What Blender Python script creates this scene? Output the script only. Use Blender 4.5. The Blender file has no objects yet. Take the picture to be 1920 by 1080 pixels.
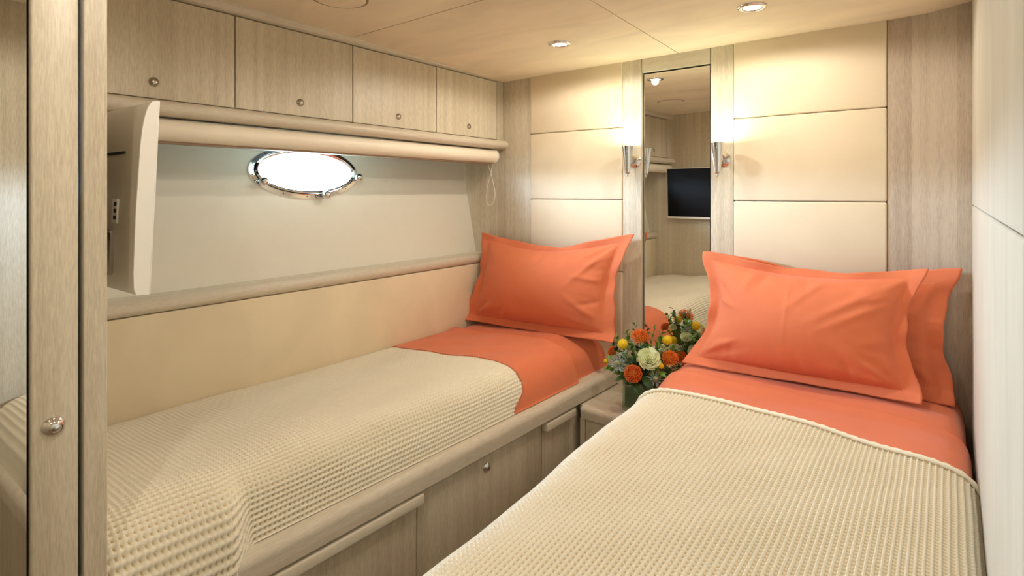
import bpy, bmesh, math, random
import numpy as np
from mathutils import Vector, Matrix, Quaternion

random.seed(7)
SC = bpy.context.scene
COL = SC.collection
D = 2.35            # metres from the lens to the headboard wall; all "U" coordinates below are in units of D
EYE = 1.39          # lens height above the cabin sole
F = 1048.0          # focal length in pixels of a 1920 wide frame
HOR = 360.0         # horizon row
YAW = math.radians(37.0)
CY, SY = math.cos(YAW), math.sin(YAW)

# ------------------------------------------------------------------ camera, world, exposure
cam = bpy.data.cameras.new('camera')
cam.sensor_width = 36.0
cam.lens = F / 1920 * 36.0
cam.shift_y = -(540 - HOR) / 1920
cam.clip_start = 0.01
camo = bpy.data.objects.new('camera', cam)
camo.location = (0, 0, EYE)
camo.rotation_euler = (math.pi / 2, 0, YAW)
COL.objects.link(camo)
SC.camera = camo

world = bpy.data.worlds.new('world')
SC.world = world
world.use_nodes = True
bg = world.node_tree.nodes['Background']
bg.inputs[1].default_value = 360.0
_nt = world.node_tree                      # bright sky above the horizon, dimmer sea below it
_tc = _nt.nodes.new('ShaderNodeTexCoord'); _sx = _nt.nodes.new('ShaderNodeSeparateXYZ'); _rp = _nt.nodes.new('ShaderNodeValToRGB')
_nt.links.new(_tc.outputs['Generated'], _sx.inputs[0]); _nt.links.new(_sx.outputs['Z'], _rp.inputs[0]); _nt.links.new(_rp.outputs[0], bg.inputs[0])
_rp.color_ramp.elements[0].position = 0.0; _rp.color_ramp.elements[0].color = (0.05, 0.075, 0.085, 1)
_rp.color_ramp.elements[1].position = 0.03; _rp.color_ramp.elements[1].color = (0.60, 0.79, 1.0, 1)

SC.view_settings.view_transform = 'Standard'
SC.view_settings.look = 'None'
SC.view_settings.gamma = 1.0
SC.view_settings.use_curve_mapping = False
SC.view_settings.exposure = 0.14

DOWN_W = 10.8       # watts of one ceiling downlight
SCONCE_W = 0.75
WARM = (1.0, 0.91, 0.79)

# ------------------------------------------------------------------ helpers
def P(x, y, z):
    return (x * D, y * D, EYE + z * D)

def ray(px, py):
    r = (px - 960) / F
    return (-SY + CY * r, CY + SY * r, -(py - HOR) / F)

def at_depth(px, py, d):
    a = ray(px, py); return (a[0] * d, a[1] * d, a[2] * d)

def at_y(px, py, y):
    a = ray(px, py); return at_depth(px, py, y / a[1])

def at_z(px, py, z):
    a = ray(px, py); return at_depth(px, py, z / a[2])

def smooth01(t):
    t = min(1, max(0, t)); return t * t * (3 - 2 * t)

def tag(o, label=None, cat=None, group=None, kind=None):
    if label: o['label'] = label
    if cat: o['category'] = cat
    if group: o['group'] = group
    if kind: o['kind'] = kind
    return o

def thing(name, label, cat, loc, group=None, kind=None):
    o = bpy.data.objects.new(name, None)
    o.empty_display_size = 0.05
    o.location = loc
    COL.objects.link(o)
    return tag(o, label, cat, group, kind)

def wloc(o):
    v = Vector((0, 0, 0))
    while o is not None:
        v += o.location; o = o.parent
    return v

def mobj(name, verts, faces, mat, parent=None, smooth=False, angle=None, origin=None):
    """verts in world metres; linked as one mesh object, origin at parent or given point"""
    me = bpy.data.meshes.new(name)
    base = wloc(parent) if parent is not None else Vector(origin or (0, 0, 0))
    v = np.asarray(verts, dtype=float) - np.array(base)
    me.from_pydata(v.tolist(), [], faces)
    me.validate()
    bm = bmesh.new(); bm.from_mesh(me)
    bmesh.ops.recalc_face_normals(bm, faces=bm.faces)
    bm.to_mesh(me); bm.free()
    if smooth or angle:
        me.shade_smooth()
        if angle:
            me.set_sharp_from_angle(angle=math.radians(angle))
    me.materials.append(mat)
    o = bpy.data.objects.new(name, me)
    if parent is not None: o.parent = parent
    else: o.location = base
    COL.objects.link(o)
    return o

class MB:
    def __init__(s): s.v = []; s.f = []
    def add(s, verts, faces):
        n = len(s.v); s.v += [tuple(p) for p in verts]; s.f += [tuple(i + n for i in f) for f in faces]; return s
    def box(s, x0, x1, y0, y1, z0, z1, bev=0.0, seg=2, world=False):
        bm = bmesh.new()
        c = [(x, y, z) for x in (x0, x1) for y in (y0, y1) for z in (z0, z1)]
        if not world: c = [P(*q) for q in c]
        vs = [bm.verts.new(q) for q in c]
        for f in ((0,1,3,2),(4,6,7,5),(0,4,5,1),(2,3,7,6),(0,2,6,4),(1,5,7,3)):
            bm.faces.new([vs[i] for i in f])
        if bev > 0:
            bmesh.ops.bevel(bm, geom=list(bm.edges), offset=bev, segments=seg, profile=0.5, affect='EDGES')
        bm.verts.index_update()
        s.add([tuple(v.co) for v in bm.verts], [[v.index for v in f.verts] for f in bm.faces])
        bm.free(); return s
    def hexa(s, c):
        """eight world corners in box order"""
        return s.add(c, [(0,1,3,2),(4,6,7,5),(0,4,5,1),(2,3,7,6),(0,2,6,4),(1,5,7,3)])
    def extrude(s, prof, a, b, cap=True):
        """prof: list of 3d tuples; a,b: offset vectors"""
        n = len(prof)
        v = [tuple(Vector(p) + Vector(a)) for p in prof] + [tuple(Vector(p) + Vector(b)) for p in prof]
        f = [(i, (i + 1) % n, n + (i + 1) % n, n + i) for i in range(n)]
        if cap: f += [tuple(range(n - 1, -1, -1)), tuple(range(n, 2 * n))]
        return s.add(v, f)
    def lathe(s, prof, M=None, seg=28, close=False):
        """prof: (r, h) pairs in metres, axis local Z, matrix M"""
        M = M or Matrix()
        v = []; f = []
        n = len(prof)
        for k in range(seg):
            a = 2 * math.pi * k / seg
            for r, h in prof: v.append(tuple(M @ Vector((r * math.cos(a), r * math.sin(a), h))))
        for k in range(seg):
            k2 = (k + 1) % seg
            for i in range(n - 1):
                f.append((k * n + i, k2 * n + i, k2 * n + i + 1, k * n + i + 1))
        if close:
            f.append(tuple(k * n for k in range(seg - 1, -1, -1))); f.append(tuple(k * n + n - 1 for k in range(seg)))
        return s.add(v, f)
    def tube(s, pts, r, seg=8, closed=False):
        pts = [Vector(p) for p in pts]; n = len(pts)
        rr = r if isinstance(r, (list, tuple)) else [r] * n
        v = []; f = []; up = Vector((0.123, 0.345, 0.93)).normalized()
        for i in range(n):
            t = (pts[(i + 1) % n] - pts[i - 1]) if closed else (pts[min(i + 1, n - 1)] - pts[max(i - 1, 0)])
            t.normalize()
            a = t.cross(up)
            if a.length < 1e-4: a = t.cross(Vector((1, 0, 0)))
            a.normalize(); b = t.cross(a)
            for k in range(seg):
                q = 2 * math.pi * k / seg
                v.append(tuple(pts[i] + (a * math.cos(q) + b * math.sin(q)) * rr[i]))
        for i in range(n if closed else n - 1):
            j = (i + 1) % n
            for k in range(seg):
                k2 = (k + 1) % seg
                f.append((i * seg + k, i * seg + k2, j * seg + k2, j * seg + k))
        if not closed:
            f.append(tuple(range(seg - 1, -1, -1))); f.append(tuple((n - 1) * seg + k for k in range(seg)))
        return s.add(v, f)
    def sphere(s, c, r, seg=16, ring=10, sc=(1, 1, 1)):
        v = []; f = []
        for i in range(ring + 1):
            th = math.pi * i / ring
            for k in range(seg):
                a = 2 * math.pi * k / seg
                v.append((c[0] + r * sc[0] * math.sin(th) * math.cos(a), c[1] + r * sc[1] * math.sin(th) * math.sin(a), c[2] + r * sc[2] * math.cos(th)))
        for i in range(ring):
            for k in range(seg):
                k2 = (k + 1) % seg
                f.append((i * seg + k, i * seg + k2, (i + 1) * seg + k2, (i + 1) * seg + k))
        return s.add(v, f)
    def obj(s, name, mat, parent=None, smooth=False, angle=None, origin=None):
        return mobj(name, s.v, s.f, mat, parent, smooth, angle, origin)

def zto(n, loc, spin=0.0):
    n = Vector(n).normalized()
    q = Vector((0, 0, 1)).rotation_difference(n)
    return Matrix.Translation(Vector(loc)) @ q.to_matrix().to_4x4() @ Matrix.Rotation(spin, 4, 'Z')

def grid_faces(nu, nv, closed_u=False):
    f = []
    for i in range(nu - (0 if closed_u else 1)):
        i2 = (i + 1) % nu
        for j in range(nv - 1):
            f.append((i * nv + j, i2 * nv + j, i2 * nv + j + 1, i * nv + j + 1))
    return f

def catmull(pts, n):
    """resample a polyline smoothly to n points at even arc length"""
    pts = np.array(pts, float); out = []
    q = np.vstack([2 * pts[0] - pts[1], pts, 2 * pts[-1] - pts[-2]])
    for i in range(1, len(q) - 2):
        for t in np.linspace(0, 1, 16, endpoint=False):
            a, b, c, d = q[i - 1], q[i], q[i + 1], q[i + 2]
            out.append(0.5 * (2 * b + (c - a) * t + (2 * a - 5 * b + 4 * c - d) * t * t + (3 * b - a - 3 * c + d) * t ** 3))
    out.append(pts[-1]); out = np.array(out)
    L = np.concatenate([[0], np.cumsum(np.linalg.norm(np.diff(out, axis=0), axis=1))])
    s = np.linspace(0, L[-1], n)
    return np.stack([np.interp(s, L, out[:, k]) for k in range(out.shape[1])], 1), L[-1]

# ------------------------------------------------------------------ materials
def srgb(r, g, b):
    f = lambda c: (c / 255 / 12.92) if c / 255 <= 0.04045 else ((c / 255 + 0.055) / 1.055) ** 2.4
    return (f(r), f(g), f(b), 1)

def new_mat(name):
    m = bpy.data.materials.new(name); m.use_nodes = True
    nt = m.node_tree
    return m, nt, nt.nodes['Principled BSDF']

def N(nt, t, **k):
    n = nt.nodes.new(t)
    for a, b in k.items(): setattr(n, a, b)
    return n

def ramp(nt, stops):
    r = N(nt, 'ShaderNodeValToRGB')
    while len(r.color_ramp.elements) < len(stops): r.color_ramp.elements.new(0.5)
    for e, (p, c) in zip(r.color_ramp.elements, stops): e.position = p; e.color = c
    return r

def wood(name, axis, light, dark, rough=0.42, band=0.10):
    m, nt, b = new_mat(name)
    geo = N(nt, 'ShaderNodeNewGeometry')
    def noise(fine, along, det, ro=0.55):
        mp = N(nt, 'ShaderNodeMapping'); mp.vector_type = 'POINT'
        sc = [fine] * 3; sc[axis] = along
        mp.inputs['Scale'].default_value = sc
        nt.links.new(geo.outputs['Position'], mp.inputs['Vector'])
        n = N(nt, 'ShaderNodeTexNoise'); n.inputs['Scale'].default_value = 1.0
        n.inputs['Detail'].default_value = det; n.inputs['Roughness'].default_value = ro
        nt.links.new(mp.outputs[0], n.inputs['Vector']); return n
    n1 = noise(430, 40, 3); n2 = noise(42, 0.9, 3); 
    # broad veneer leaves
    sx = N(nt, 'ShaderNodeSeparateXYZ'); nt.links.new(geo.outputs['Position'], sx.inputs[0])
    ad = N(nt, 'ShaderNodeMath', operation='ADD')
    o = [i for i in range(3) if i != axis]
    nt.links.new(sx.outputs[o[0]], ad.inputs[0]); nt.links.new(sx.outputs[o[1]], ad.inputs[1])
    mu = N(nt, 'ShaderNodeMath', operation='MULTIPLY'); mu.inputs[1].default_value = 8.3; nt.links.new(ad.outputs[0], mu.inputs[0])
    fl = N(nt, 'ShaderNodeMath', operation='FLOOR'); nt.links.new(mu.outputs[0], fl.inputs[0])
    wn = N(nt, 'ShaderNodeTexWhiteNoise', noise_dimensions='1D'); nt.links.new(fl.outputs[0], wn.inputs['W'])
    # blend
    m1 = N(nt, 'ShaderNodeMath', operation='MULTIPLY_ADD'); m1.inputs[1].default_value = 0.55
    nt.links.new(n1.outputs['Fac'], m1.inputs[0])
    m2 = N(nt, 'ShaderNodeMath', operation='MULTIPLY'); m2.inputs[1].default_value = 0.45; nt.links.new(n2.outputs['Fac'], m2.inputs[0])
    nt.links.new(m2.outputs[0], m1.inputs[2])
    m3 = N(nt, 'ShaderNodeMath', operation='MULTIPLY_ADD'); m3.inputs[1].default_value = band; nt.links.new(wn.outputs['Value'], m3.inputs[0]); nt.links.new(m1.outputs[0], m3.inputs[2])
    r = ramp(nt, [(0.36, dark), (0.70, light)])
    nt.links.new(m3.outputs[0], r.inputs[0]); nt.links.new(r.outputs[0], b.inputs['Base Color'])
    b.inputs['Roughness'].default_value = rough
    bp = N(nt, 'ShaderNodeBump'); bp.inputs['Strength'].default_value = 0.12; bp.inputs['Distance'].default_value = 0.001
    nt.links.new(n1.outputs['Fac'], bp.inputs['Height']); nt.links.new(bp.outputs[0], b.inputs['Normal'])
    return m

def cloth(name, col, var=0.06, scale=6, rough=0.9, sheen=0.2, tint=(1, 1, 1, 1), bump=0.05, bscale=900, stretch=(1, 1, 1)):
    m, nt, b = new_mat(name)
    geo = N(nt, 'ShaderNodeNewGeometry')
    mp = N(nt, 'ShaderNodeMapping'); mp.inputs['Scale'].default_value = stretch
    nt.links.new(geo.outputs['Position'], mp.inputs['Vector'])
    n = N(nt, 'ShaderNodeTexNoise'); n.inputs['Scale'].default_value = scale; n.inputs['Detail'].default_value = 4
    n.inputs['Distortion'].default_value = 0.8
    nt.links.new(mp.outputs[0], n.inputs['Vector'])
    c0 = tuple(c * (1 - var) for c in col[:3]) + (1,); c1 = tuple(min(1, c * (1 + var)) for c in col[:3]) + (1,)
    r = ramp(nt, [(0.3, c0), (0.7, c1)]); nt.links.new(n.outputs['Fac'], r.inputs[0]); nt.links.new(r.outputs[0], b.inputs['Base Color'])
    b.inputs['Roughness'].default_value = rough
    b.inputs['Sheen Weight'].default_value = sheen; b.inputs['Sheen Tint'].default_value = tint; b.inputs['Sheen Roughness'].default_value = 0.4
    b.inputs['Specular IOR Level'].default_value = 0.25
    if bump:
        n2 = N(nt, 'ShaderNodeTexNoise'); n2.inputs['Scale'].default_value = bscale; nt.links.new(geo.outputs['Position'], n2.inputs['Vector'])
        bp = N(nt, 'ShaderNodeBump'); bp.inputs['Strength'].default_value = bump; bp.inputs['Distance'].default_value = 0.002
        nt.links.new(n2.outputs['Fac'], bp.inputs['Height']); nt.links.new(bp.outputs[0], b.inputs['Normal'])
    return m

def plain(name, col, rough=0.5, metal=0.0, spec=0.5, var=0.03, scale=20):
    m, nt, b = new_mat(name)
    geo = N(nt, 'ShaderNodeNewGeometry')
    n = N(nt, 'ShaderNodeTexNoise'); n.inputs['Scale'].default_value = scale; nt.links.new(geo.outputs['Position'], n.inputs['Vector'])
    r = ramp(nt, [(0.3, tuple(c * (1 - var) for c in col[:3]) + (1,)), (0.7, tuple(min(1, c * (1 + var)) for c in col[:3]) + (1,))])
    nt.links.new(n.outputs['Fac'], r.inputs[0]); nt.links.new(r.outputs[0], b.inputs['Base Color'])
    b.inputs['Roughness'].default_value = rough; b.inputs['Metallic'].default_value = metal
    b.inputs['Specular IOR Level'].default_value = spec
    return m

def emit(name, col, st):
    m, nt, b = new_mat(name)
    b.inputs['Base Color'].default_value = (0.9, 0.9, 0.9, 1)
    b.inputs['Emission Color'].default_value = tuple(col[:3]) + (1,); b.inputs['Emission Strength'].default_value = st
    return m

def clear_pane(name, tint=(1, 1, 1, 1), refl=0.06):
    m, nt, b = new_mat(name)
    nt.nodes.remove(b)
    tr = N(nt, 'ShaderNodeBsdfTransparent'); tr.inputs[0].default_value = tint
    gl = N(nt, 'ShaderNodeBsdfGlossy'); gl.inputs['Roughness'].default_value = 0.02
    mx = N(nt, 'ShaderNodeMixShader'); mx.inputs[0].default_value = refl
    nt.links.new(tr.outputs[0], mx.inputs[1]); nt.links.new(gl.outputs[0], mx.inputs[2])
    nt.links.new(mx.outputs[0], nt.nodes['Material Output'].inputs['Surface'])
    return m

W_L, W_D = srgb(221, 210, 187), srgb(184, 171, 147)
M = {}
M['wood_z'] = wood('veneer_vertical_grain', 2, W_L, W_D)
M['wood_y'] = wood('veneer_long_grain', 1, srgb(226, 216, 198), srgb(200, 188, 166), band=0.03)
M['wood_x'] = wood('veneer_cross_grain', 0, srgb(226, 216, 198), srgb(200, 188, 166), band=0.03)
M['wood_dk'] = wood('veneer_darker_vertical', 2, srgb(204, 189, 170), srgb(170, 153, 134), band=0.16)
M['pale'] = wood('pale_pull_timber', 1, srgb(238, 229, 210), srgb(222, 211, 190), band=0.02)
M['suede'] = cloth('cream_suede', srgb(230, 214, 186), var=0.035, scale=5, sheen=0.25)
M['suede_side'] = cloth('sand_suede', srgb(234, 219, 188), var=0.05, scale=4, sheen=0.25)
M['suede_ceil'] = cloth('ceiling_suede', srgb(234, 216, 188), var=0.085, scale=2.6, sheen=0.2, stretch=(1, 2.6, 1))
M['suede_right'] = cloth('brushed_cream_suede', srgb(206, 200, 184), var=0.06, scale=3.5, sheen=0.35, stretch=(3, 3, 0.8))
M['hull'] = plain('painted_hull_lining', srgb(228, 224, 210), 0.5, var=0.01)
M['orange'] = cloth('orange_cotton', srgb(227, 127, 87), var=0.03, scale=9, rough=0.75, sheen=0.35, tint=(1.0, 0.75, 0.75, 1), bump=0.08, bscale=1500)
M['blanket'] = cloth('waffle_cotton', srgb(248, 238, 214), var=0.02, scale=8, rough=0.95, sheen=0.15, bump=0.15, bscale=700)
M['hem'] = cloth('cream_hem_cotton', srgb(248, 238, 214), var=0.02, scale=8, rough=0.95, sheen=0.15, bump=0.15, bscale=700)
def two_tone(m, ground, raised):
    # blends tan in the pits to cream on the ribs by relief height
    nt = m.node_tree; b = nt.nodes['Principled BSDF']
    at_ = N(nt, 'ShaderNodeAttribute', attribute_name='relief_h')
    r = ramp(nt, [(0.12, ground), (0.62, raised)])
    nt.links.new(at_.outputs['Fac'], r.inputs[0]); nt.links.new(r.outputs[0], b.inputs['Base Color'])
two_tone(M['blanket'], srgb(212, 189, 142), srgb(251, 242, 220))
M['chrome'] = plain('chrome', srgb(225, 225, 225), 0.09, 1.0, var=0.01)
M['nickel'] = plain('satin_nickel', srgb(200, 195, 188), 0.22, 1.0, var=0.02)
M['dark'] = plain('dark_gap', srgb(38, 32, 26), 0.8)
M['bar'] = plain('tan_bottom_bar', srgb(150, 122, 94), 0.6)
M['sprim'] = plain('tan_speaker_edge_shade', srgb(176, 148, 112), 0.6)
M['white'] = plain('white_plastic', srgb(240, 236, 226), 0.35, var=0.01)
M['tvback'] = plain('champagne_plastic', srgb(214, 206, 190), 0.35, var=0.01)
M['screen'] = plain('black_screen', srgb(20, 18, 19), 0.4, spec=0.06)
M['mirror'] = plain('mirror_silver', srgb(236, 236, 232), 0.0, 1.0, var=0.0)
M['lens'] = emit('downlight_lens', (1.0, 0.93, 0.80), 14)
M['bulb'] = emit('sconce_bulb', (0.97, 1.0, 0.72), 10)
M['glass'] = clear_pane('porthole_glass', (1, 1, 1, 1))
M['vglass'] = clear_pane('vase_glass', (0.86, 0.93, 0.88, 1), 0.12)
M['blindfab'] = plain('blind_cassette_white', srgb(243, 232, 212), 0.45, var=0.01)
M['floor'] = wood('sole_planks', 1, srgb(170, 140, 105), srgb(120, 92, 64))
M['leaf'] = plain('dark_green_leaf', srgb(48, 84, 34), 0.4, var=0.25, scale=60)
M['leaf2'] = plain('bright_green_leaf', srgb(104, 140, 48), 0.45, var=0.25, scale=60)
M['leaf3'] = plain('grey_green_leaf', srgb(112, 128, 100), 0.6, var=0.2, scale=60)
M['blue'] = plain('thistle_grey_blue', srgb(138, 154, 150), 0.6, var=0.2, scale=80)
M['thistle'] = plain('thistle_cone', srgb(150, 160, 120), 0.7, var=0.3, scale=300)
M['rose'] = plain('pale_green_petal', srgb(240, 246, 198), 0.6, var=0.06, scale=40)
M['pinc'] = plain('orange_style', srgb(240, 120, 22), 0.5, var=0.2, scale=70)
M['pinc2'] = plain('red_orange_style', srgb(214, 78, 20), 0.5, var=0.25, scale=90)
M['pcore'] = plain('flower_core', srgb(196, 120, 30), 0.7, var=0.2, scale=200)
M['yellow'] = plain('yellow_button', srgb(244, 206, 30), 0.7, var=0.18, scale=500)

# ------------------------------------------------------------------ geometry of the cabin (U units)
FLOOR = -EYE / D
YF = 0.1585          # face of the foot partition
XW = -0.515          # wardrobe front
def wallx(y): return 0.0431 + 0.021 * (y - 1)
def rimx(y): return -0.490 - 0.033 * (1 - y)
def hullx(z): return -0.859 - 0.211 * (z + 0.138)
CX = np.array([-1.0, -0.778, -0.468, -0.27, -0.06, 0.0, 0.045])
CZ = np.array([0.242, 0.247, 0.2515, 0.2538, 0.2537, 0.2555, 0.263])
def ceilz(x, y): return float(np.interp(x, CX, CZ)) + 0.022 * (1 - y)

def struct(o): o['kind'] = 'structure'; return o

# floor
struct(MB().box(-1.0, 0.4, -0.35, 1.03, FLOOR - 0.02, FLOOR).obj('floor', M['floor']))

# ceiling: carcass with four suede panels
ceil = thing('ceiling', None, None, P(-0.45, 0.4, 0.28)); struct(ceil)
mb = MB().box(-1.0, 0.075, -0.35, 1.03, 0.305, 0.32)
mb.obj('ceiling_board', M['wood_y'], ceil)
def cpanel(x0, x1, y0, y1):
    g = 0.0009
    xs = np.linspace(x0 + g, x1 - g, 26); ys = np.linspace(y0 + g, y1 - g, 12)
    v = []; nu, nv = len(xs), len(ys)
    for top in (0, 1):
        for x in xs:
            for y in ys:
                e = min(x - xs[0], xs[-1] - x, y - ys[0], ys[-1] - y)
                r = 0.0012 * (1 - min(1, e / 0.004)) if not top else 0
                v.append(P(x, y, ceilz(x, y) + (0.016 if top else 0) + r))
    f = grid_faces(nu, nv); o = nu * nv
    f += [tuple(i + o for i in q) for q in grid_faces(nu, nv)]
    ring = [i * nv for i in range(nu)] + [(nu - 1) * nv + j for j in range(1, nv)] + [i * nv + nv - 1 for i in range(nu - 2, -1, -1)] + [j for j in range(nv - 2, 0, -1)]
    for a, b in zip(ring, ring[1:] + ring[:1]): f.append((a, b, b + o, a + o))
    mobj('ceiling_panel', v, f, M['suede_ceil'], ceil, angle=40)
for x0, x1 in ((-0.80, -0.372), (-0.372, 0.048)):
    for y0, y1 in ((-0.32, 0.584), (0.584, 1.0)):
        cpanel(x0, x1, y0, y1)

# headboard wall: veneer stiles and cream padded panels
wb = thing('wall_back', None, None, P(-0.45, 1.0, FLOOR)); struct(wb)
MB().box(-1.0, 0.075, 1.012, 1.03, FLOOR, 0.30).obj('wall_board', M['wood_z'], wb)
def wallX(px): return at_y(px, HOR, 1.0)[0]
X996, X1168, X1204, X1331, X1376, X1664 = [wallX(p) for p in (995.5, 1168.5, 1204, 1331.5, 1375.5, 1664)]
MB().box(-1.0, X996, 0.999, 1.012, FLOOR, 0.29).obj('wood_stile', M['wood_z'], wb)
MB().box(X1168, X1204 - 0.0012, 0.999, 1.012, FLOOR, 0.29).obj('wood_stile', M['wood_z'], wb)
MB().box(X1331 + 0.0012, X1376, 0.999, 1.012, FLOOR, 0.29).obj('wood_stile', M['wood_z'], wb)
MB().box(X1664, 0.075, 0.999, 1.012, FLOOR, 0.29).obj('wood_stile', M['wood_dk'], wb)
MB().box(X1204, X1331, 0.999, 1.012, 0.2275, 0.29).obj('wood_header', M['wood_x'], wb)
MB().box(X1204 - 0.0012, X1331 + 0.0012, 1.0095, 1.0115, -0.374, 0.29).obj('shadow_gap', M['dark'], wb)
def padded(x0, x1, z0, z1):
    MB().box(x0 + 0.0006, x1 - 0.0006, 0.9965, 1.012, z0 + 0.0005, z1 - 0.0005, bev=0.006, seg=3).obj('padded_panel', M['suede'], wb, angle=50)
for a, b in ((X996, X1168), (X1376, X1664)):
    zs = [FLOOR + 0.02, -0.297, -0.156, -0.015, 0.126, 0.285]
    for z0, z1 in zip(zs, zs[1:]): padded(a, b, z0, z1)

# right wall: brushed suede panels, veneer jamb beside the entrance
wr = thing('wall_right', None, None, P(0.05, 0.5, FLOOR)); struct(wr)
def rpanel(name, y0, y1, z0, z1, mat, dx=0.0, bev=0.004):
    x0, x1 = wallx(y0) + dx, wallx(y1) + dx
    c = [P(x, y, z) for (x, y) in ((x0, y0), (x1, y1), (x0 + 0.02, y0), (x1 + 0.02, y1)) for z in (z0, z1)]
    bm = bmesh.new(); vs = [bm.verts.new(q) for q in c]
    for f in ((0,1,3,2),(4,6,7,5),(0,4,5,1),(2,3,7,6),(0,2,6,4),(1,5,7,3)): bm.faces.new([vs[i] for i in f])
    if bev: bmesh.ops.bevel(bm, geom=list(bm.edges), offset=bev, segments=3, profile=0.5, affect='EDGES')
    bm.verts.index_update()
    mobj(name, [tuple(v.co) for v in bm.verts], [[v.index for v in f.verts] for f in bm.faces], mat, wr, angle=50); bm.free()
rpanel('padded_panel', 0.30, 0.999, -0.018, 0.29, M['suede_right'])
rpanel('padded_panel', 0.30, 0.999, -0.36, -0.019, M['suede_right'])
rpanel('padded_panel', 0.30, 0.999, FLOOR + 0.001, -0.361, M['suede_right'])
rpanel('veneer_jamb', -0.35, 0.2995, FLOOR, 0.30, M['wood_z'], 0.001, 0.002)
rpanel('wall_board', -0.35, 1.0, FLOOR, 0.30, M['wood_z'], 0.019, 0)

# wall behind the camera with a closed entrance door
wre = thing('wall_rear', None, None, P(-0.25, -0.33, FLOOR)); struct(wre)
MB().box(-1.0, -0.36, -0.35, -0.33, FLOOR, 0.30).obj('veneer_panel', M['wood_z'], wre)
MB().box(-0.36, 0.06, -0.35, -0.33, 0.20, 0.30).obj('veneer_panel', M['wood_z'], wre)
d1 = thing('door_1', None, None, P(-0.15, -0.335, FLOOR)); struct(d1)
MB().box(-0.358, 0.05, -0.35, -0.334, FLOOR + 0.004, 0.198, bev=0.004).obj('door_leaf', M['wood_z'], d1)
MB().lathe([(0, 0.05), (0.022, 0.048), (0.026, 0.036), (0.012, 0.028), (0.012, 0.004), (0.028, 0.003), (0.028, 0)], zto((0, 1, 0), P(-0.33, -0.334, -0.18))).obj('door_knob', M['chrome'], d1, smooth=True)

# foot partition
wf = thing('wall_foot', None, None, P(-0.75, 0.15, FLOOR)); struct(wf)
yg = 0.1416
MB().box(-1.0, XW, yg + 0.0016, YF, FLOOR, 0.30, bev=0.002).obj('veneer_partition', M['wood_z'], wf)

# hull side lining with the porthole opening
PZ, PY = 0.0345, 0.577
hl = thing('wall_left', None, None, P(-0.9, 0.55, FLOOR)); struct(hl)
sl = Vector((-0.211, 0, 1)).normalized(); nh = Vector((1, 0, 0.211)).normalized()
HC = Vector((hullx(PZ), PY, PZ))
def hp(s, t, n=0.0):
    q = HC + Vector((0, s, 0)) + sl * t + nh * n
    return P(*q)
GA, GB = 0.091, 0.0335
OA, OB = 0.1, 0.041
t0 = (-0.1625 - PZ) / sl.z; t1 = (0.28 - PZ) / sl.z
y0, y1 = YF - PY, 1.0 - PY
angs = sorted([2 * math.pi * k / 96 for k in range(96)] + [math.atan2(b, a) % (2 * math.pi) for a in (y0, y1) for b in (t0, t1)])
v = []; n = len(angs)
for a in angs:
    c, s = math.cos(a), math.sin(a)
    k = min([q for q in ((y1 if c > 0 else y0) / c if abs(c) > 1e-9 else 1e9, (t1 if s > 0 else t0) / s if abs(s) > 1e-9 else 1e9)])
    rr = 1 / math.sqrt((c / OA) ** 2 + (s / OB) ** 2)
    v += [hp(c * k, s * k), hp(c * rr, s * rr), hp(c * rr, s * rr, -0.045)]
f = []
for i in range(n):
    j = (i + 1) % n
    f += [(3 * i, 3 * j, 3 * j + 1, 3 * i + 1), (3 * i + 1, 3 * j + 1, 3 * j + 2, 3 * i + 2)]
mobj('hull_lining', v, f, M['hull'], hl, angle=30)
win = thing('window_1', None, None, hp(0, 0)); struct(win)
def ering(prof, mat, name, parent, seg=96):
    """prof: (grow, n) pairs from the glass ellipse outwards"""
    v = []; m = len(prof)
    for k in range(seg):
        a = 2 * math.pi * k / seg
        for g, nn in prof: v.append(hp((GA + g) * math.cos(a), (GB + g * 0.86) * math.sin(a), nn))
    f = []
    for k in range(seg):
        k2 = (k + 1) % seg
        for i in range(m):
            i2 = (i + 1) % m
            f.append((k * m + i, k2 * m + i, k2 * m + i2, k * m + i2))
    return mobj(name, v, f, mat, parent, angle=35)
ering([(0.0065, -0.04), (0.0065, 0.0), (0.007, 0.0035), (0.009, 0.0045), (0.0165, 0.0035), (0.018, 0.0), (0.009, -0.002), (0.0085, -0.04)], M['chrome'], 'outer_ring', win)
ering([(0.0, -0.008), (0.0, 0.002), (0.0015, 0.0065), (0.004, 0.0075), (0.006, 0.0055), (0.006, -0.006)], M['chrome'], 'inner_ring', win)
v = [hp(0, 0, -0.005)] + [hp((GA + 0.001) * math.cos(2 * math.pi * k / 64), (GB + 0.001) * math.sin(2 * math.pi * k / 64), -0.005) for k in range(64)]
mobj('glass_pane', v, [(0, 1 + k, 1 + (k + 1) % 64) for k in range(64)], M['glass'], win)
nhw = tuple(nh)
pl_ = bpy.data.lights.new('porthole_portal', 'AREA'); pl_.shape = 'ELLIPSE'; pl_.size = 2 * GA * D; pl_.size_y = 2 * GB * D; pl_.cycles.is_portal = True
po_ = bpy.data.objects.new('porthole_portal', pl_); po_.parent = win; COL.objects.link(po_)
po_.rotation_euler = Matrix((Vector((0, -1, 0)), Vector(sl), -nh)).transposed().to_euler(); po_.location = nh * (-0.006 * D)
for k in range(14):
    a = 2 * math.pi * (k + 0.35) / 14
    MB().lathe([(0.0, 0.0022), (0.0022, 0.0016), (0.0028, 0)], zto(nhw, hp((GA + 0.0125) * math.cos(a), (GB + 0.0108) * math.sin(a), 0.0038)), seg=10).obj('screw', M['dark'], win, smooth=True)
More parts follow.
